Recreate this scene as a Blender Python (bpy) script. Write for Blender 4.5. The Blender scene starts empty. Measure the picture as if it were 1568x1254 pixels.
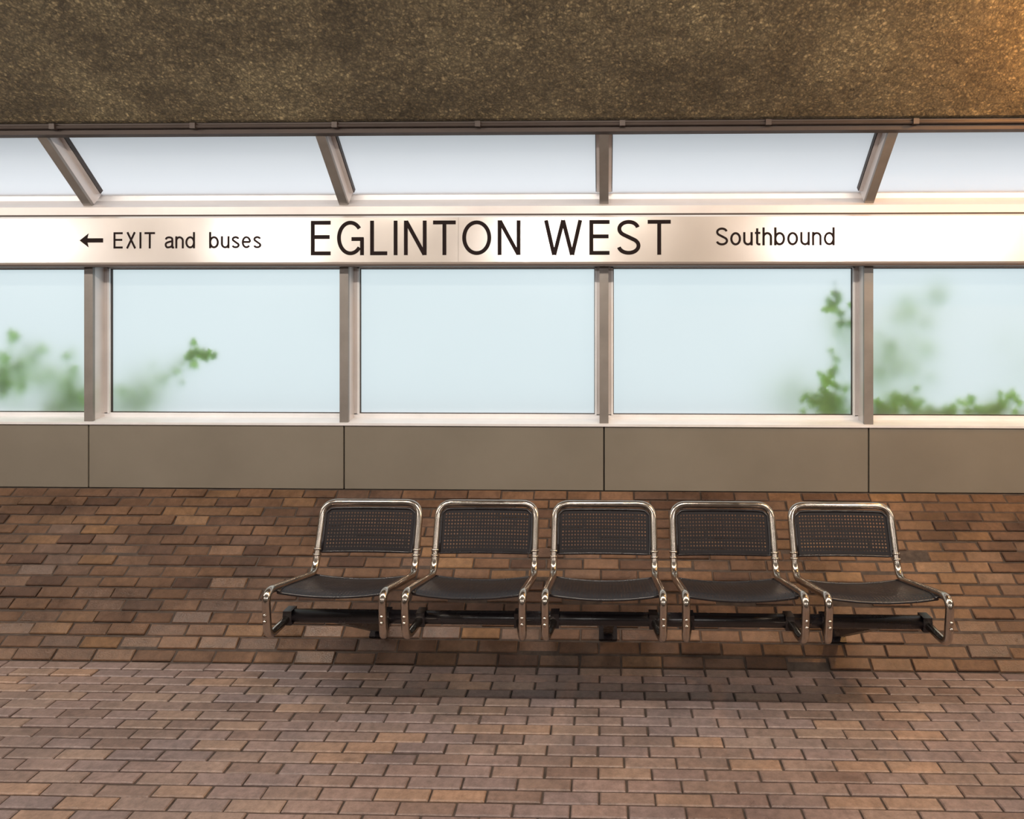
import bpy, bmesh, math, random
from mathutils import Vector, Matrix
random.seed(7)
sc = bpy.context.scene
sc.view_settings.view_transform = 'Standard'
sc.view_settings.look = 'None'

# ---------------------------------------------------------------- helpers
def mesh_obj(name, verts, faces, mat=None, parent=None, smooth=False):
    me = bpy.data.meshes.new(name)
    me.from_pydata([tuple(v) for v in verts], [], faces)
    me.update()
    if smooth:
        for p in me.polygons: p.use_smooth = True
    ob = bpy.data.objects.new(name, me)
    sc.collection.objects.link(ob)
    if mat: me.materials.append(mat)
    if parent: ob.parent = parent
    return ob

def empty(name, loc=(0, 0, 0)):
    e = bpy.data.objects.new(name, None)
    e.empty_display_size = 0.1
    e.location = loc
    sc.collection.objects.link(e)
    return e

BOXF = [(0,3,2,1),(4,5,6,7),(0,1,5,4),(1,2,6,5),(2,3,7,6),(3,0,4,7)]
def boxv(x0,x1,y0,y1,z0,z1):
    return [(x0,y0,z0),(x1,y0,z0),(x1,y1,z0),(x0,y1,z0),(x0,y0,z1),(x1,y0,z1),(x1,y1,z1),(x0,y1,z1)]
def box(name,x0,x1,y0,y1,z0,z1,mat,parent=None,bev=0.0):
    ob = mesh_obj(name, boxv(x0,x1,y0,y1,z0,z1), BOXF, mat, parent)
    if bev>0:
        m = ob.modifiers.new('bev','BEVEL'); m.width=bev; m.segments=2
    return ob
class Acc:
    def __init__(s): s.v=[]; s.f=[]
    def add(s,v,f):
        o=len(s.v); s.v+= [tuple(p) for p in v]; s.f += [tuple(i+o for i in q) for q in f]
    def box(s,*a): s.add(boxv(*a),BOXF)
    def prism(s, prof, x0, x1):
        n=len(prof); v=[(x0,y,z) for y,z in prof]+[(x1,y,z) for y,z in prof]
        f=[tuple(range(n)), tuple(range(2*n-1,n-1,-1))]
        for i in range(n):
            j=(i+1)%n; f.append((i,i+n,j+n,j))
        s.add(v,f)
    def obj(s,name,mat,parent=None,smooth=False,fix=True):
        ob=mesh_obj(name,s.v,s.f,mat,parent,smooth)
        if fix:
            bm=bmesh.new(); bm.from_mesh(ob.data); bmesh.ops.recalc_face_normals(bm,faces=bm.faces); bm.to_mesh(ob.data); bm.free()
        return ob

def fillet(pts, rad, n=7):
    out=[Vector(pts[0])]
    for i in range(1,len(pts)-1):
        p=Vector(pts[i]); a=Vector(pts[i-1])-p; b=Vector(pts[i+1])-p
        r=min(rad[i], a.length*0.48, b.length*0.48)
        A=p+a.normalized()*r; B=p+b.normalized()*r
        for k in range(n+1):
            t=k/n; out.append(A*(1-t)**2+p*2*t*(1-t)+B*t*t)
    out.append(Vector(pts[-1])); return out
def tube(acc, pts, r, seg=12, cap=True):
    pts=[Vector(p) for p in pts]; n=len(pts)
    T=(pts[1]-pts[0]).normalized(); ref=Vector((0,0,1)) if abs(T.z)<0.9 else Vector((0,1,0))
    N=T.cross(ref).normalized(); vs=[]
    for i,p in enumerate(pts):
        if i==0: t=(pts[1]-pts[0])
        elif i==n-1: t=(pts[-1]-pts[-2])
        else: t=(pts[i+1]-pts[i-1])
        t.normalize(); N=(N-t*N.dot(t)).normalized(); B=t.cross(N)
        rr = r[i] if isinstance(r,(list,tuple)) else r
        for k in range(seg):
            a=2*math.pi*k/seg; vs.append(p+(N*math.cos(a)+B*math.sin(a))*rr)
    fs=[]
    for i in range(n-1):
        for k in range(seg):
            k2=(k+1)%seg; fs.append((i*seg+k,i*seg+k2,(i+1)*seg+k2,(i+1)*seg+k))
    if cap:
        fs.append(tuple(range(seg-1,-1,-1))); fs.append(tuple((n-1)*seg+k for k in range(seg)))
    acc.add(vs,fs)
def par(ob,p):
    ob.parent=p; ob.matrix_parent_inverse=Matrix.Translation(p.location).inverted(); return ob

# ---------------------------------------------------------------- materials
def newmat(name):
    m=bpy.data.materials.new(name); m.use_nodes=True
    nt=m.node_tree; b=nt.nodes['Principled BSDF']; return m,nt,b
def L(nt,a,b): nt.links.new(a,b)
def ramp(nt, stops, interp='LINEAR'):
    r=nt.nodes.new('ShaderNodeValToRGB'); cr=r.color_ramp; cr.interpolation=interp
    while len(cr.elements)<len(stops): cr.elements.new(0.5)
    for e,(p,c) in zip(cr.elements,stops): e.position=p; e.color=(*c,1)
    return r
def tc(nt,scale=(1,1,1)):
    t=nt.nodes.new('ShaderNodeTexCoord'); mp=nt.nodes.new('ShaderNodeMapping'); mp.inputs['Scale'].default_value=scale
    L(nt,t.outputs['Object'],mp.inputs['Vector']); return mp.outputs['Vector']
def noise(nt,vec,scale,detail=4,rough=.5):
    n=nt.nodes.new('ShaderNodeTexNoise'); n.inputs['Scale'].default_value=scale; n.inputs['Detail'].default_value=detail
    n.inputs['Roughness'].default_value=rough; L(nt,vec,n.inputs['Vector']); return n
def bump(nt,h,b,dist,strength=1.0,normal=None):
    n=nt.nodes.new('ShaderNodeBump'); n.inputs['Distance'].default_value=dist; n.inputs['Strength'].default_value=strength
    L(nt,h,n.inputs['Height'])
    if normal: L(nt,normal,n.inputs['Normal'])
    if b: L(nt,n.outputs['Normal'],b.inputs['Normal'])
    return n.outputs['Normal']
def mixc(nt,fac,a,b,mode='MIX'):
    m=nt.nodes.new('ShaderNodeMix'); m.data_type='RGBA'; m.blend_type=mode
    for s,v in ((m.inputs['Factor'],fac),(m.inputs[6],a),(m.inputs[7],b)):
        if hasattr(v,'links'): L(nt,v,s)
        elif isinstance(v,tuple): s.default_value=(*v,1)
        else: s.default_value=v
    return m.outputs[2]

def brick_mat(name, stops, rough, dirt):
    m,nt,b=newmat(name)
    g=nt.nodes.new('ShaderNodeNewGeometry'); r=ramp(nt,stops); L(nt,g.outputs['Random Per Island'],r.inputs[0])
    v=tc(nt)
    n=noise(nt,v,32,7,.75); rn=ramp(nt,[(.3,(.60,.58,.56)),(.7,(1.22,1.2,1.18))]); L(nt,n.outputs['Fac'],rn.inputs[0])
    c=mixc(nt,1.0,r.outputs[0],rn.outputs[0],'MULTIPLY')
    n2=noise(nt,v,1.5,7,.7); r2=ramp(nt,[(.36,dirt),(.60,(1.1,1.08,1.05))]); L(nt,n2.outputs['Fac'],r2.inputs[0])
    c=mixc(nt,1.0,c,r2.outputs[0],'MULTIPLY')
    L(nt,c,b.inputs['Base Color'])
    rr=ramp(nt,[(.3,(rough-.1,)*3),(.7,(rough+.14,)*3)]); L(nt,n2.outputs['Fac'],rr.inputs[0]); L(nt,rr.outputs[0],b.inputs['Roughness'])
    n3=noise(nt,v,140,5,.65); bump(nt,n3.outputs['Fac'],b,.002,.8)
    return m
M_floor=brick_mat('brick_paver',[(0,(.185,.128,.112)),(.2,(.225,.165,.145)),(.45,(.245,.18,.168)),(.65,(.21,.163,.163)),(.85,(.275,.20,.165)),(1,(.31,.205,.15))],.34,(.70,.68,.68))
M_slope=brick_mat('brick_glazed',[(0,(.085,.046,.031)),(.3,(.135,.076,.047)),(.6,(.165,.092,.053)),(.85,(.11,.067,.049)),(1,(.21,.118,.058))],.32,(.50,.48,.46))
M_mortar,nt,b=newmat('mortar'); b.inputs['Roughness'].default_value=.9
n=noise(nt,tc(nt),30); r=ramp(nt,[(.3,(.035,.025,.02)),(.7,(.075,.055,.045))]); L(nt,n.outputs['Fac'],r.inputs[0]); L(nt,r.outputs[0],b.inputs['Base Color'])

def concrete(name,base):
    m,nt,b=newmat(name); v=tc(nt)
    vo=nt.nodes.new('ShaderNodeTexVoronoi'); vo.inputs['Scale'].default_value=68
    nz=noise(nt,v,20,3); mv=nt.nodes.new('ShaderNodeVectorMath'); mv.operation='MULTIPLY_ADD'
    L(nt,nz.outputs['Color'],mv.inputs[0]); mv.inputs[1].default_value=(.04,)*3; L(nt,v,mv.inputs[2]); L(nt,mv.outputs[0],vo.inputs['Vector'])
    sep=nt.nodes.new('ShaderNodeSeparateColor'); L(nt,vo.outputs['Color'],sep.inputs[0])
    cr=ramp(nt,[(0,tuple(x*.55 for x in base)),(.45,tuple(x*.85 for x in base)),(.85,tuple(x*1.1 for x in base)),(1,tuple(min(1,x*1.9) for x in base))]); L(nt,sep.outputs[0],cr.inputs[0])
    big=noise(nt,v,1.5,7,.68); rb=ramp(nt,[(.34,(.48,.45,.40)),(.5,(.90,.88,.85)),(.66,(1.45,1.48,1.46))]); L(nt,big.outputs['Fac'],rb.inputs[0])
    c=mixc(nt,1.0,cr.outputs[0],rb.outputs[0],'MULTIPLY')
    ed=ramp(nt,[(0,(1.15,)*3),(.6,(.45,)*3)]); L(nt,vo.outputs['Distance'],ed.inputs[0])
    c=mixc(nt,1.0,c,ed.outputs[0],'MULTIPLY'); L(nt,c,b.inputs['Base Color'])
    b.inputs['Roughness'].default_value=.55
    inv=ramp(nt,[(0,(1,)*3),(.6,(0,)*3)]); L(nt,vo.outputs['Distance'],inv.inputs[0])
    mul=mixc(nt,1.0,inv.outputs[0],sep.outputs[1],'MULTIPLY')
    nn=bump(nt,mul,None,.011,1.0)
    n5=noise(nt,v,6,8,.75); bump(nt,n5.outputs['Fac'],b,.09,1.0,nn)
    return m
M_conc=concrete('exposed_aggregate',(.325,.255,.145))
def paint(name,c0,c1):
    m,nt,b=newmat(name); b.inputs['Roughness'].default_value=.85
    n=noise(nt,tc(nt),3); r=ramp(nt,[(.3,c0),(.7,c1)]); L(nt,n.outputs['Fac'],r.inputs[0]); L(nt,r.outputs[0],b.inputs['Base Color']); return m
M_plain=paint('painted_concrete',(.09,.075,.06),(.13,.11,.09))

def metal(name,col,rough,met=1.0,var=.12,sc_=(1,1,1),nscale=6,spec=.5):
    m,nt,b=newmat(name); v=tc(nt,sc_); n=noise(nt,v,nscale,5,.6)
    r=ramp(nt,[(.3,tuple(c*(1-var) for c in col)),(.7,tuple(min(1,c*(1+var)) for c in col))]); L(nt,n.outputs['Fac'],r.inputs[0]); L(nt,r.outputs[0],b.inputs['Base Color'])
    b.inputs['Metallic'].default_value=met; b.inputs['Specular IOR Level'].default_value=spec
    r2=ramp(nt,[(.3,(max(.02,rough-.04),)*3),(.7,(rough+.05,)*3)]); L(nt,n.outputs['Fac'],r2.inputs[0]); L(nt,r2.outputs[0],b.inputs['Roughness'])
    return m
M_mull=metal('grey_anodised',(.25,.23,.215),.4,.35)
M_alu=metal('pale_aluminium',(.80,.80,.82),.38,.15,.05)
M_trans=metal('transom_aluminium',(.66,.62,.61),.36,.3,.05)
M_panel=metal('taupe_panel',(.235,.210,.172),.38,.25,.06,nscale=2)
M_dark=metal('dark_rail',(.06,.045,.04),.5,.3)
M_sign=metal('satin_sign_metal',(.90,.84,.79),.21,.55,.02,nscale=1.5)
M_letter=metal('sign_lettering',(.018,.012,.012),.8,0,spec=.1)
M_chrome=metal('chrome_tube',(.50,.44,.385),.19,1.0,.06,nscale=25)
M_black=metal('black_enamel',(.012,.010,.012),.27,0)
M_mesh=metal('perforated_steel_black',(.009,.007,.009),.45,0,spec=.3)
M_gap=metal('joint_gap',(.02,.015,.012),.8,0)

def glass(name,col):
    m=bpy.data.materials.new(name); m.use_nodes=True; nt=m.node_tree; nt.nodes.clear()
    o=nt.nodes.new('ShaderNodeOutputMaterial'); t=nt.nodes.new('ShaderNodeBsdfTranslucent'); d=nt.nodes.new('ShaderNodeBsdfDiffuse'); mx=nt.nodes.new('ShaderNodeMixShader')
    n=noise(nt,tc(nt),1.5,4); r=ramp(nt,[(.3,tuple(c*.98 for c in col)),(.7,col)]); L(nt,n.outputs['Fac'],r.inputs[0])
    L(nt,r.outputs[0],t.inputs[0]); d.inputs[0].default_value=(.7,.75,.75,1); mx.inputs[0].default_value=.08
    L(nt,t.outputs[0],mx.inputs[1]); L(nt,d.outputs[0],mx.inputs[2])
    g=nt.nodes.new('ShaderNodeBsdfGlossy'); g.inputs['Roughness'].default_value=.25; m2=nt.nodes.new('ShaderNodeMixShader'); m2.inputs[0].default_value=.03
    L(nt,mx.outputs[0],m2.inputs[1]); L(nt,g.outputs[0],m2.inputs[2]); L(nt,m2.outputs[0],o.inputs[0]); return m
M_glass=glass('frosted_glass',(.83,.86,.86))
M_glass2=glass('frosted_roof_glass',(.99,.97,.98))

def leafmat():
    m=bpy.data.materials.new('ivy_leaf'); m.use_nodes=True; nt=m.node_tree; nt.nodes.clear()
    o=nt.nodes.new('ShaderNodeOutputMaterial'); t=nt.nodes.new('ShaderNodeBsdfTranslucent'); d=nt.nodes.new('ShaderNodeBsdfDiffuse'); mx=nt.nodes.new('ShaderNodeMixShader')
    n=noise(nt,tc(nt),12,3); r=ramp(nt,[(.3,(.14,.38,.04)),(.7,(.34,.64,.12))]); L(nt,n.outputs['Fac'],r.inputs[0])
    L(nt,r.outputs[0],t.inputs[0]); L(nt,r.outputs[0],d.inputs[0]); mx.inputs[0].default_value=.4
    L(nt,t.outputs[0],mx.inputs[1]); L(nt,d.outputs[0],mx.inputs[2]); L(nt,mx.outputs[0],o.inputs[0]); return m
M_leaf=leafmat()
def emis(name,col,s):
    m,nt,b=newmat(name); b.inputs['Base Color'].default_value=(.8,.8,.8,1)
    b.inputs['Emission Color'].default_value=(*col,1); b.inputs['Emission Strength'].default_value=s; return m

# ---------------------------------------------------------------- world (overcast sky)
w=bpy.data.worlds.new('World'); sc.world=w; w.use_nodes=True; nt=w.node_tree
bg=nt.nodes['Background']; t=nt.nodes.new('ShaderNodeTexCoord'); sp=nt.nodes.new('ShaderNodeSeparateXYZ'); L(nt,t.outputs['Generated'],sp.inputs[0])
r=ramp(nt,[(0,(.50,.63,.64)),(.5,(.65,.77,.81)),(.75,(.88,.93,1.0)),(1,(.98,1.0,1.0))]); mr=nt.nodes.new('ShaderNodeMapRange'); mr.inputs[1].default_value=-1; mr.inputs[2].default_value=1
L(nt,sp.outputs[2],mr.inputs[0]); L(nt,mr.outputs[0],r.inputs[0]); L(nt,r.outputs[0],bg.inputs[0]); bg.inputs[1].default_value=1.3

# ---------------------------------------------------------------- dimensions (metres)
W=1.588; NB=6; X0,X1=-(NB+.5)*W,(NB+.5)*W
FY=3.46; WY=4.35; WZ=.627
# ---------------------------------------------------------------- bricks
def bricks(name, origin, du, dv, nrm, ulen, rows, mat, bl=.2, bh=.0675, jit=.0015, gap=.0075, tilt=.004):
    O=Vector(origin); U=Vector(du).normalized(); V=Vector(dv).normalized(); N=Vector(nrm).normalized()
    a=Acc()
    nb=int(ulen/bl)+1
    for rI in range(rows):
        off=(rI%2)*bl/2 + random.uniform(-.006,.006)
        for k in range(nb):
            u0=k*bl-off+gap/2; u1=u0+bl-gap
            u0+=random.uniform(-.0015,.0015); u1+=random.uniform(-.0015,.0015)
            u0=max(u0,0); u1=min(u1,ulen)
            if u1-u0<.03: continue
            v0=rI*bh+gap/2+random.uniform(-.0012,.0012); v1=(rI+1)*bh-gap/2+random.uniform(-.0012,.0012)
            c=.004; h=random.uniform(-jit,jit); t1=random.uniform(-tilt,tilt)/2; t2=random.uniform(-tilt,tilt)/2
            def P(u,v,z): return O+U*u+V*v+N*z
            vs=[P(u0,v0,-.02),P(u1,v0,-.02),P(u1,v1,-.02),P(u0,v1,-.02),
                P(u0,v0,h-c+t1),P(u1,v0,h-c+t1),P(u1,v1,h-c+t2),P(u0,v1,h-c+t2),
                P(u0+c,v0+c,h+t1),P(u1-c,v0+c,h+t1),P(u1-c,v1-c,h+t2),P(u0+c,v1-c,h+t2)]
            fs=[(8,9,10,11),(4,5,9,8),(5,6,10,9),(6,7,11,10),(7,4,8,11),(0,1,5,4),(1,2,6,5),(2,3,7,6),(3,0,4,7)]
            a.add(vs,fs)
    return a.obj(name,mat,fix=False)
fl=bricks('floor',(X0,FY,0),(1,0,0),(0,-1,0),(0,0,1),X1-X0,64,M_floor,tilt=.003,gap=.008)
bm=bmesh.new(); bm.from_mesh(fl.data); bmesh.ops.reverse_faces(bm,faces=bm.faces); bm.to_mesh(fl.data); bm.free()
box('floor_mortar_bed',X0,X1,-4.5,FY,-.12,-.0075,M_mortar)
sl=math.hypot(WY-FY,WZ); sd=Vector((0,WY-FY,WZ)).normalized(); sn=Vector((0,-sd.z,sd.y))
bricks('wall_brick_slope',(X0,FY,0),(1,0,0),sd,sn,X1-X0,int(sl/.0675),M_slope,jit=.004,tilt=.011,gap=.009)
a=Acc(); a.prism([(FY,-.008),(WY,WZ-.010),(WY+.25,WZ-.010),(WY+.25,-.12),(FY,-.12)],X0,X1); a.obj('wall_slope_mortar',M_mortar)
# ---------------------------------------------------------------- metal wall panels
pz0,pz1=WZ-.005,1.012
BAY=range(-NB-1,NB+1); MUL=range(-NB,NB+1)
for i,k in enumerate(BAY):
    xa=max(X0,k*W+.004); xb=min(X1,(k+1)*W-.004)
    box('wall_panel_%d'%(i+1),xa,xb,WY,WY+.03,pz0,pz1,M_panel,bev=.003)
box('wall_back_of_panels',X0,X1,WY+.025,WY+.25,WZ-.01,pz1-.005,M_gap)
# ---------------------------------------------------------------- windows
GY=4.48
zs,zt=1.012,2.02
a=Acc(); a.prism([(WY-.012,zs),(WY-.012,zs+.014),(WY+.03,zs+.022),(GY-.02,zs+.03),(GY-.02,zs+.055),(GY+.03,zs+.055),(GY+.03,zs)],X0,X1); a.obj('trim_sill',M_alu)
a=Acc(); a.box(X0,X1,WY+.01,GY+.03,zt-.03,2.30); a.obj('trim_window_head',M_mull)
for i,k in enumerate(BAY):
    wi=i+1
    xa=max(X0,k*W); xb=min(X1,(k+1)*W)
    y=GY+.01
    mesh_obj('window_%d'%wi,[(xa,y,zs+.03),(xb,y,zs+.03),(xb,y,zt+.05),(xa,y,zt+.05)],[(0,1,2,3)],M_glass)
    f=Acc(); bw=.012
    f.box(xa+.045,xa+.045+bw,GY-.025,GY+.005,zs+.05,zt-.02); f.box(xb-.045-bw,xb-.045,GY-.025,GY+.005,zs+.05,zt-.02)
    f.box(xa+.045,xb-.045,GY-.025,GY+.005,zt-.045,zt-.03)
    f.obj('trim_bead_%d'%wi,M_alu)
    f=Acc(); g=.004; q=xa+.045+bw; q2=xb-.045-bw
    f.box(q,q+g,GY-.01,GY+.006,zs+.055,zt-.045); f.box(q2-g,q2,GY-.01,GY+.006,zs+.055,zt-.045)
    f.box(q,q2,GY-.01,GY+.006,zs+.055,zs+.059); f.box(q,q2,GY-.01,GY+.006,zt-.05,zt-.045)
    f.obj('trim_gasket_%d'%wi,M_dark)
for i,k in enumerate(MUL):
    x=k*W
    a=Acc(); a.box(x-.027,x+.027,WY+.0,WY+.02,zs+.018,zt+.0)
    a.obj('trim_mullion_face_%d'%(i+1),M_mull)
    a=Acc(); a.box(x-.024,x+.024,WY+.02,GY+.03,zs+.018,zt+.0); a.box(x-.05,x+.05,GY-.02,GY+.02,zs+.05,zt)
    a.obj('trim_mullion_web_%d'%(i+1),M_trans)
# ---------------------------------------------------------------- transom + sloped glazing
a=Acc(); a.prism([(WY-.02,2.285),(WY-.02,2.345),(WY+.0,2.36),(WY+.11,2.41),(WY+.2,2.41),(WY+.2,2.285)],X0,X1); a.obj('trim_transom',M_trans)
B0=Vector((0,4.35,2.352)); B1=Vector((0,3.975,2.70)); bd=(B1-B0).normalized(); bn=Vector((0,bd.z,-bd.y))
if bn.z<0: bn=-bn
def slope_bar(acc,x0,x1,o0,o1,e0=0,e1=0):
    p=[B0+bd*e0+bn*o0,B1+bd*e1+bn*o0,B1+bd*e1+bn*o1,B0+bd*e0+bn*o1]
    acc.prism([(q.y,q.z) for q in p],x0,x1)
for i,k in enumerate(MUL):
    x=k*W
    a=Acc(); slope_bar(a,x-.027,x+.027,0,.02,0,.02); a.obj('trim_roof_bar_face_%d'%(i+1),M_mull)
    a=Acc(); slope_bar(a,x-.024,x+.024,.02,.14,.0,.05); slope_bar(a,x-.045,x+.045,.085,.125,.03,.05); a.obj('trim_roof_bar_web_%d'%(i+1),M_trans)
    a=Acc(); slope_bar(a,x-.050,x-.046,.09,.122,.03,.05); slope_bar(a,x+.046,x+.050,.09,.122,.03,.05); a.obj('trim_roof_gasket_%d'%(i+1),M_dark)
for i,k in enumerate(BAY):
    xa=max(X0,k*W); xb=min(X1,(k+1)*W)
    p0=B0+bd*-.05+bn*.12; p1=B1+bd*.2+bn*.12
    mesh_obj('window_roof_%d'%(i+1),[(xa,p0.y,p0.z),(xb,p0.y,p0.z),(xb,p1.y,p1.z),(xa,p1.y,p1.z)],[(0,1,2,3)],M_glass2)
a=Acc(); a.box(X0,X1,WY+.09,WY+.13,2.38,2.443); a.obj('trim_roof_channel',M_alu)
a=Acc(); a.box(X0,X1,WY+.092,WY+.128,2.444,2.449); a.obj('trim_roof_channel_gasket',M_dark)
a=Acc(); a.prism([(3.985,2.692),(3.945,2.700),(3.93,2.775),(4.12,2.86),(4.16,2.80)],X0,X1); a.obj('trim_dark_rail',M_dark)
a=Acc(); tube(a,[(X0,3.925,2.735),(X1,3.925,2.735)],.010,10)
for k in range(-12,13):
    xx=k*.79+.1; a.box(xx-.015,xx+.015,3.905,3.95,2.722,2.752)
a.obj('conduit_pipe',M_dark,smooth=False)
# ---------------------------------------------------------------- concrete sloped soffit beam
prof=[(3.995,2.79),(3.95,2.758),(3.925,2.758),(3.905,2.765),(3.885,2.785),(3.10,3.40),(3.10,3.62),(4.4,3.62),(4.4,3.0),(4.16,2.90)]
a=Acc(); a.prism(prof,X0,X1); a.obj('ceiling_concrete_beam',M_conc)
box('ceiling',X0,X1,-4.5,3.12,3.40,3.62,M_plain)
box('wall_rear',X0,X1,-4.7,-4.5,-.12,3.62,M_plain)
box('wall_left',X0-.2,X0,-4.7,4.7,-.12,3.62,M_plain)
box('wall_right',X1,X1+.2,-4.7,4.7,-.12,3.62,M_plain)
# ---------------------------------------------------------------- sign band
sign=empty('station_sign',(0,4.3,2.13))
a=Acc(); a.prism([(4.25,2.002),(4.25,2.268),(4.262,2.28),(4.345,2.28),(4.345,1.99),(4.262,1.99)],X0,X1); par(a.obj('sign_band',M_sign),sign)
a=Acc(); a.box(X0,X1,4.262,4.345,2.281,2.290); a.box(X0,X1,4.262,4.345,1.978,1.989); par(a.obj('sign_edge_shadow_strips',M_dark),sign)  # top edge line; dark lower strip stands in for the shadow under the sign
a=Acc()
for x in (-2.4*W,-.545*W,.86*W,2.9*W): a.box(x-.001,x+.001,4.2493,4.251,2.003,2.267)
par(a.obj('sign_joints',M_mull),sign)

# --- grotesque lettering drawn from strokes
def arcp(cx,cy,rx,ry,a0,a1,n=22):
    return [(cx+rx*math.cos(math.radians(a0+(a1-a0)*i/n)),cy+ry*math.sin(math.radians(a0+(a1-a0)*i/n))) for i in range(n+1)]
def cat(P,n=8):
    Q=[P[0]]+list(P)+[P[-1]]; out=[]
    for i in range(1,len(Q)-2):
        for k in range(n):
            t=k/n; o=[]
            for d in (0,1):
                p0,p1,p2,p3=Q[i-1][d],Q[i][d],Q[i+1][d],Q[i+2][d]
                o.append(.5*((2*p1)+(-p0+p2)*t+(2*p0-5*p1+4*p2-p3)*t*t+(-p0+3*p1-3*p2+p3)*t**3))
            out.append(tuple(o))
    out.append(P[-1]); return out
def glyph(c,t):
    h=t/2; X=.74
    def s_(w,H):
        u=H; rx=w/2-h
        up=arcp(w/2,u*.745,rx*.94,u*.255-h,12,235); lo=arcp(w/2,u*.262,rx,u*.262-h,55,-168)
        return w,[up+lo]
    if c=='E': w=.58; return w,[[(h,0),(h,1)],[(0,1-h),(w,1-h)],[(0,.53),(w*.95,.53)],[(0,h),(w,h)]]
    if c=='G':
        w=.78; return w,[arcp(w/2,.5,w/2-h,.5-h,38,322,40),[(w*.54,.47),(w,.47)],[(w-h*.9,.50),(w-h*.9,0)],]
    if c=='L': w=.50; return w,[[(h,0),(h,1)],[(0,h),(w,h)]]
    if c=='I': return t,[[(h,0),(h,1)]]
    if c=='N': w=.66; return w,[[(h,0),(h,1)],[(w-h,0),(w-h,1)],[(h*1.15,1-h*.3),(w-h*1.15,h*.3)]]
    if c=='T': w=.66; return w,[[(w/2,0),(w/2,1)],[(0,1-h),(w,1-h)]]
    if c=='O': w=.84; return w,[arcp(w/2,.5,w/2-h,.5-h,0,360,48)]
    if c=='W': w=1.10; return w,[[(h,1),(w*.26,h*.0)],[(w*.27,0),(w*.5,1)],[(w*.5,1),(w*.73,0)],[(w*.74,0),(w-h,1)]]
    if c=='S': return s_(.68,1)
    if c=='X': w=.66; return w,[[(h*1.2,0),(w-h*1.6,1)],[(h*1.6,1),(w-h*1.2,0)]]
    if c=='s': return s_(.50,X)
    if c=='o': w=.60; return w,[arcp(w/2,X/2,w/2-h,X/2-h,0,360,36)]
    if c=='e': w=.58; return w,[[(h,.385),(w-h,.385)],[(w-h,.385)]+arcp(w/2,X/2,w/2-h,X/2-h,3,318,36)]
    if c=='d': w=.60; return w,[arcp(w/2,X/2,w/2-h,X/2-h,0,360,36),[(w-h,0),(w-h,1)]]
    if c=='b': w=.60; return w,[arcp(w/2,X/2,w/2-h,X/2-h,0,360,36),[(h,0),(h,1)]]
    if c in 'nh':
        w=.53; return w,[[(h,0),(h,X if c=='n' else 1)],arcp(w/2,.46,w/2-h,X-h-.46,180,0)+[(w-h,0)]]
    if c=='u': w=.53; return w,[[(w-h,0),(w-h,X)],[(h,X)]+arcp(w/2,.28,w/2-h,.28-h,180,360)]
    if c=='t': w=.30; return w,[[(w*.42,.95),(w*.42,.16)]+arcp(w*.42+.1,.16,.1,.16-h,180,275,8)+[(w,h)],[(0,X-h*.8),(w,X-h*.8)]]
    if c=='a':
        w=.56; r=w-h-.03
        return w,[cat([(h+.01,.54),(h+.05,.63),(w*.46,X-h),(r-.05,.64),(r,.53),(r,.3),(r,.12),(r+.02,h*.9),(w+.02,h)]),
                  cat([(r,.44),(w*.5,.40),(h+.03,.32),(h,.2),(h+.05,.09),(w*.38,h),(r-.06,.12),(r,.25)])]
def ribbon(acc,P,t,tf):
    n=len(P); h=t/2; closed=(abs(P[0][0]-P[-1][0])<1e-6 and abs(P[0][1]-P[-1][1])<1e-6)
    if closed: P=P[:-1]; n-=1
    Ls=[];Rs=[]
    for i in range(n):
        if closed: a_,b_=P[i-1],P[(i+1)%n]
        else: a_,b_=P[max(i-1,0)],P[min(i+1,n-1)]
        dx,dy=b_[0]-a_[0],b_[1]-a_[1]; l=math.hypot(dx,dy) or 1; nx,ny=-dy/l,dx/l
        Ls.append((P[i][0]+nx*h,P[i][1]+ny*h)); Rs.append((P[i][0]-nx*h,P[i][1]-ny*h))
    v=[tf(*q) for q in Ls+Rs]; f=[]
    for i in range(n if closed else n-1):
        j=(i+1)%n; f.append((i,n+i,n+j,j))
    acc.add(v,f)
def letters(s,x0,x1,z0,z1,t,name):
    H=z1-z0; gs=[glyph(c,t) for c in s]; tot=sum(g[0] for g in gs)
    gap=((x1-x0)/H-tot)/(len(s)-1); acc=Acc(); cx=0; k=0
    for w_,st in gs:
        for P in st:
            k+=1; yy=4.2490-.00002*(k%5)
            ribbon(acc,P,t,lambda u,v,cx=cx,yy=yy:(x0+(cx+u)*H,yy,z0+v*H))
        cx+=w_+gap
    return par(acc.obj(name,M_letter,fix=False),sign)
letters('EGLINTON',-1.7505,-.495,2.043,2.249,.112,'lettering_name_a')
letters('WEST',-.3555,.3937,2.043,2.249,.112,'lettering_name_b')
letters('Southbound',.6583,1.353,2.097,2.203,.125,'lettering_direction')
letters('EXIT',-2.949,-2.695,2.086,2.184,.125,'lettering_exit')
letters('and',-2.636,-2.452,2.086,2.184,.125,'lettering_and')
letters('buses',-2.366,-2.050,2.086,2.184,.125,'lettering_buses')
ar=[(-3.156,2.135),(-3.100,2.178),(-3.108,2.148),(-3.012,2.148),(-3.012,2.122),(-3.108,2.122),(-3.100,2.092)]
par(mesh_obj('arrow',[(x,4.2485,z) for x,z in ar],[(0,1,2),(0,2,5),(2,3,4,5),(0,5,6)],M_letter),sign)

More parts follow.
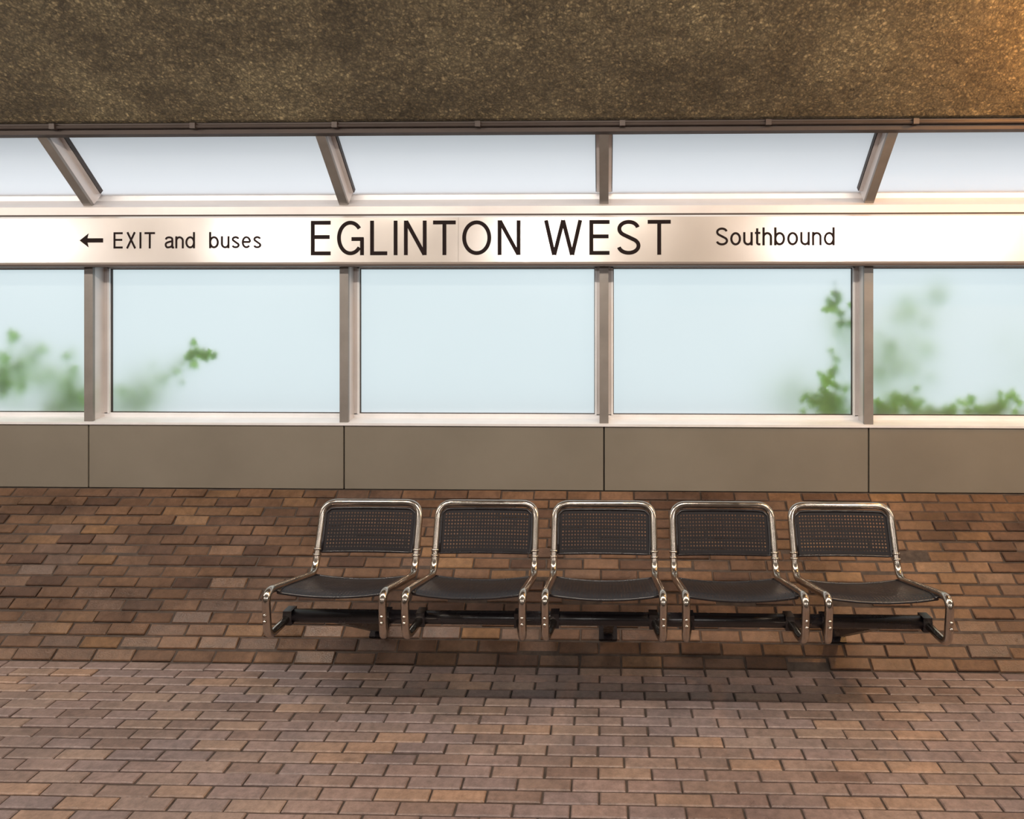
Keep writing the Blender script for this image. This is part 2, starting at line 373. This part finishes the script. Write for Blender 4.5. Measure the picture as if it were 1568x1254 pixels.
# ---------------------------------------------------------------- bench
bench=empty('waiting_bench',(0,3.1,0))
P_=.56; hw=.235
TB=(3.445,.793)
SB=(3.335,.487)
sl_b=(TB[0]-SB[0])/(TB[1]-SB[1])
def seat_frame():
    a=Acc()
    pl=[(-hw+.03,3.0,.437),(-hw,2.865,.405),(-hw,2.845,.60),(-hw,SB[0],SB[1]),(-hw,TB[0],TB[1])]
    pr=[(-x,y,z) for x,y,z in reversed(pl)]
    path=fillet(pl+pr,[0,.045,.06,.07,.07,.07,.07,.06,.045,0])
    tube(a,path,.0165,16)
    d=Vector((0,TB[0]-SB[0],TB[1]-SB[1])).normalized()
    for sx in (-1,1):
        for t in (.085,.11):
            c=Vector((sx*hw,SB[0],SB[1]))+d*t; tube(a,[c-d*.005,c+d*.005],.020,16)
        for zz in (.505,.48):
            c=Vector((sx*hw,2.855,zz)); tube(a,[c+Vector((0,-.022,0)),c+Vector((0,-.014,0))],.007,10)
    return a
def perf(fn,nu,nv,hole=.52,border=1):
    a=Acc()
    for i in range(nu):
        for j in range(nv):
            o=[(i/nu,j/nv),((i+1)/nu,j/nv),((i+1)/nu,(j+1)/nv),(i/nu,(j+1)/nv)]
            if i<border or j<border or i>=nu-border or j>=nv-border:
                a.add([fn(*q) for q in o],[(0,1,2,3)]); continue
            cx=(i+.5)/nu; cy=(j+.5)/nv; h=hole/2
            inn=[]
            for k in range(8):
                an=math.radians(-157.5+45*k); inn.append((cx+h*1.08*math.cos(an)/nu,cy+h*1.08*math.sin(an)/nv))
            a.add([fn(*q) for q in o+inn],[(0,5,4),(0,1,6,5),(1,7,6),(1,2,8,7),(2,9,8),(2,3,10,9),(3,11,10),(3,0,4,11)])
    return a
def back_fn(u,v):
    x=(u-.5)*2; zz=v
    if v>.8: zz=.8+(v-.8)*(1-.55*max(0,(abs(x)-.85)/.15)**2)
    z=.580+zz*.187
    y=SB[0]+(z-SB[1])*sl_b
    return Vector((x*.216,y-.002+.010*(1-x*x),z))
def seat_fn(u,v):
    x=(u-.5)*2; y=2.925+v*.39
    z=.600-(y-2.845)*.23-.002
    return Vector((x*.222,y,z-.018*(1-x*x)-(.016*(1-v*5)**2 if v<.2 else 0)))
protos={}
ff=seat_frame(); fb=perf(back_fn,30,13,.48); fs=perf(seat_fn,31,27,.30)
rim=Acc()
path=[back_fn(u,0) for u in [i/20 for i in range(21)]]+[back_fn(1,v) for v in (.25,.5,.75,.9)]+[back_fn(u,1) for u in [1-i/20 for i in range(21)]]+[back_fn(0,v) for v in (.9,.75,.5,.25,0)]
tube(rim,path,.006,8)
path=[seat_fn(i/20,0) for i in range(21)]; tube(rim,path,.006,8)
path=[seat_fn(i/20,1) for i in range(21)]; tube(rim,path,.005,8)
for sx in (0,1):
    tube(rim,[seat_fn(sx,j/10) for j in range(11)],.006,8)
    for v in (.15,.8):
        p=back_fn(sx,v); s=-1 if sx==0 else 1; tube(rim,[p,Vector((s*hw,p.y+.002,p.z))],.006,8)
for i in range(5):
    dx=(i-2)*P_
    for nm,src,mt,sm in (('seat_frame',ff,M_chrome,True),('backrest',fb,M_mesh,False),('seat_pan',fs,M_mesh,False),('panel_rim',rim,M_black,True)):
        if nm not in protos:
            ob=src.obj(nm+'_%d'%(i+1),mt,smooth=sm,fix=nm in('seat_frame','panel_rim')); protos[nm]=ob.data
        else:
            ob=bpy.data.objects.new(nm+'_%d'%(i+1),protos[nm]); sc.collection.objects.link(ob)
        ob.parent=bench; ob.matrix_parent_inverse=Matrix.Translation(bench.location).inverted(); ob.location=(dx,0,0)
a=Acc(); tube(a,[(-1.345,3.0,.437),(1.345,3.0,.437)],.028,24)
par(a.obj('support_beam',M_black,smooth=True),bench)
a=Acc()
for i in range(5):
    dx=(i-2)*P_
    for s in (-1,1):
        a.box(dx+s*(hw-.03)-.018,dx+s*(hw-.03)+.018,2.972,3.028,.407,.466)
par(a.obj('frame_clamps',M_black),bench)
a=Acc()
for x in (-1.13,0.02,1.15):
    y1=3.62; z1=(y1-FY)*WZ/(WY-FY)
    v=[]
    for (y,z) in ((3.0,.435),(y1,z1-.005)):
        v+=[(x-.022,y,z-.025),(x+.022,y,z-.025),(x+.022,y,z+.025),(x-.022,y,z+.025)]
    a.add(v,[(0,1,2,3),(7,6,5,4),(0,4,5,1),(1,5,6,2),(2,6,7,3),(3,7,4,0)])
    c=Vector((x,y1,z1)); U=Vector((1,0,0))
    vv=[c+U*sx*.045+sd*sy*.06+sn*sz for sz in (.0,.012) for sx,sy in ((-1,-1),(1,-1),(1,1),(-1,1))]
    a.add(vv,BOXF)
par(a.obj('wall_brackets',M_black),bench)

# ---------------------------------------------------------------- ivy behind glass
def leaf(acc,c,size,rot,tx,tz,flat):
    pts=[]
    for ang,rr in ((-90,.18),(-60,.62),(-30,.5),(-5,.85),(22,.5),(55,.75),(75,.6),(90,1.05),(105,.6),(125,.75),(158,.5),(185,.85),(210,.5),(240,.62)):
        r_=rr*size; a_=math.radians(ang); pts.append(Vector((r_*math.cos(a_),abs(math.cos(a_))*r_*.12,r_*math.sin(a_))))
    R=Matrix.Rotation(tz*flat,3,'Z')@Matrix.Rotation(tx*flat,3,'X')@Matrix.Rotation(rot,3,'Y')
    v=[Vector(c)]+[Vector(c)+R@p for p in pts]
    for q in v: q.y=max(q.y,GY+.013)
    n=len(pts); acc.add(v,[(0,1+i,1+(i+1)%n) for i in range(n)])
def vine(pts,n,spread,size,depth):
    acc=Acc(); ps=[Vector((x,GY+.018+depth*.5+random.uniform(0,.01),z)) for x,z in pts]
    path=fillet(ps,[0]+[.08]*(len(ps)-2)+[0],5) if len(ps)>2 else ps
    tube(acc,path,.003,6)
    for k in range(n):
        q=random.choice(path[1:]) ; dx=random.gauss(0,spread); dz=random.gauss(0,spread*.8)
        c=Vector((q.x+dx,GY+.016+random.uniform(.3,1)*depth,max(q.z+dz,zs+.07)))
        tube(acc,[q,c],.0015,5)
        leaf(acc,c,size*random.uniform(.6,1.15),random.uniform(0,6.28),random.uniform(-1,1),random.uniform(-1,1),.2 if depth<.05 else .7)
    acc.obj('ivy_vine',M_leaf,fix=False)
vine([(-2.66,1.38),(-2.60,1.42),(-2.62,1.50)],8,.03,.045,.006)
vine([(-2.62,1.40),(-2.54,1.44),(-2.45,1.42)],12,.028,.042,.004)
vine([(-2.9,1.15),(-2.75,1.3),(-2.66,1.40)],8,.05,.05,.07)
vine([(-3.05,1.02),(-2.95,1.2),(-2.75,1.38)],14,.08,.06,.12)
vine([(-3.1,1.02),(-3.0,1.1),(-2.9,1.2)],16,.08,.06,.12)
vine([(-3.45,1.02),(-3.38,1.2),(-3.42,1.42)],14,.05,.055,.04)
vine([(-3.35,1.02),(-3.3,1.15),(-3.36,1.3)],16,.07,.06,.08)
vine([(-3.9,1.02),(-3.8,1.3),(-3.68,1.5)],26,.07,.065,.04)
vine([(-3.6,1.05),(-3.5,1.15),(-3.7,1.3)],26,.14,.07,.13)
vine([(1.30,1.06),(1.36,1.14),(1.44,1.22)],26,.055,.045,.012)
vine([(1.34,1.2),(1.38,1.27),(1.44,1.33)],10,.03,.038,.004)
vine([(1.22,1.14),(1.28,1.18),(1.35,1.15)],10,.03,.036,.004)
vine([(1.33,1.22),(1.40,1.33),(1.42,1.42)],8,.03,.038,.012)
vine([(1.35,1.04),(1.42,1.12),(1.50,1.22)],26,.07,.06,.05)
vine([(1.50,1.62),(1.44,1.74),(1.43,1.90)],18,.038,.042,.008)
vine([(1.50,1.3),(1.5,1.55),(1.45,1.85)],16,.05,.05,.10)
vine([(1.2,1.02),(1.15,1.2),(1.3,1.5)],16,.08,.06,.20)
vine([(1.66,1.06),(1.75,1.15),(1.88,1.2)],20,.05,.045,.012)
vine([(1.65,1.04),(1.75,1.1),(1.9,1.12)],22,.06,.06,.05)
vine([(1.9,1.06),(2.05,1.08),(2.2,1.07)],18,.05,.05,.02)
vine([(2.1,1.07),(2.3,1.12),(2.5,1.11)],22,.05,.042,.012)
vine([(2.35,1.07),(2.42,1.14),(2.52,1.17)],9,.04,.036,.005)
vine([(2.0,1.06),(2.4,1.08),(2.75,1.1)],34,.08,.05,.05)
vine([(1.68,1.25),(1.72,1.4),(1.82,1.5)],14,.07,.06,.08)
vine([(1.7,1.1),(1.8,1.4),(2.0,1.6)],16,.12,.07,.17)
vine([(1.8,1.6),(1.9,1.72),(2.05,1.8)],14,.08,.06,.12)
vine([(2.5,1.1),(2.6,1.4),(2.9,1.5)],10,.12,.07,.3)

# ---------------------------------------------------------------- lamps
def arealight(name,loc,size,power,col,rot=(0,0,0)):
    l=bpy.data.lights.new(name,'AREA'); l.shape='RECTANGLE'; l.size,l.size_y=size; l.energy=power; l.color=col
    o=bpy.data.objects.new(name,l); o.location=loc; o.rotation_euler=rot; sc.collection.objects.link(o); return o
M_tube=emis('lamp_diffuser',(1,.86,.70),3)
M_tube2=emis('lamp_diffuser_far',(1,.95,.90),26)
tl=math.radians(24); LY=1.62; LZ=3.22
for i,x in enumerate((-8.3,-6.2,-4.1,-2.0,.1,2.2,4.3,6.4,8.5)):
    e=empty('ceiling_light',(x,LY,LZ))
    R=Matrix.Translation((x,LY,LZ))@Matrix.Rotation(tl,4,'X')
    def tb(name,v,mat):
        ob=mesh_obj(name,[R@Vector(q) for q in v],BOXF,mat); return par(ob,e)
    tb('housing',boxv(-.5,.5,-.12,.12,.02,.07),M_alu)
    tb('diffuser',boxv(-.47,.47,-.09,.09,.0,.02),M_tube)
    a=Acc(); tube(a,[(x-.35,LY,LZ+.04),(x-.35,LY,3.41)],.01,8); tube(a,[(x+.35,LY,LZ+.04),(x+.35,LY,3.41)],.01,8); par(a.obj('hanger_rods',M_alu),e)
    lp=R@Vector((0,0,-.01))
    warm=x>1.5
    o=arealight('lamp',lp,(.94,.14),50 if x<1.5 else 46,(1,.82,.62) if warm else (1,.885,.76),(tl,0,0)); par(o,e)
for x in (-9.6,-5.4,-.98,3.5,5.5):
    e=empty('hanging_light',(x,-3,2.8)); hl=.55
    par(box('housing',x-hl-.02,x+hl+.02,-3.12,-2.88,2.93,2.98,M_alu),e)
    par(box('diffuser',x-hl,x+hl,-3.1,-2.9,2.63,2.93,M_tube2),e)
    a=Acc(); tube(a,[(x-.3,-3,2.96),(x-.3,-3,3.41)],.01,8); tube(a,[(x+.3,-3,2.96),(x+.3,-3,3.41)],.01,8); par(a.obj('hanger_rods',M_alu),e)
M_warm=emis('warm_lens',(1,.5,.15),10)
nn=Vector((0,-.62,-.785)).normalized()
for LX,en in ((2.46,72),(5.6,60)):  # second lamp is unseen, added to warm the right-hand wall and floor
    c=Vector((LX,3.40,3.155))
    e=empty('bulkhead_lamp',(LX,3.28,3.2))
    a=Acc(); tube(a,[c,c+nn*.05],.09,20); par(a.obj('housing',M_dark),e)
    a=Acc(); tube(a,[c+nn*.05,c+nn*.07,c+nn*.09],[.075,.065,.03],20); par(a.obj('lens',M_warm),e)
    l=bpy.data.lights.new('bulb','POINT'); l.energy=en; l.color=(1,.48,.14); l.shadow_soft_size=.05
    o=bpy.data.objects.new('bulb',l); o.location=c+nn*.19; sc.collection.objects.link(o); par(o,e)

# ---------------------------------------------------------------- camera
cd=bpy.data.cameras.new('Camera'); cd.sensor_width=36; cd.sensor_fit='HORIZONTAL'; cd.lens=1100/1568*36
cd.shift_x=-(898-784)/1568; cd.shift_y=-(627-466)/1568
cam=bpy.data.objects.new('Camera',cd); cam.location=(0,0,1.75); cam.rotation_euler=(math.pi/2,0,math.radians(1.4))
sc.collection.objects.link(cam); sc.camera=cam
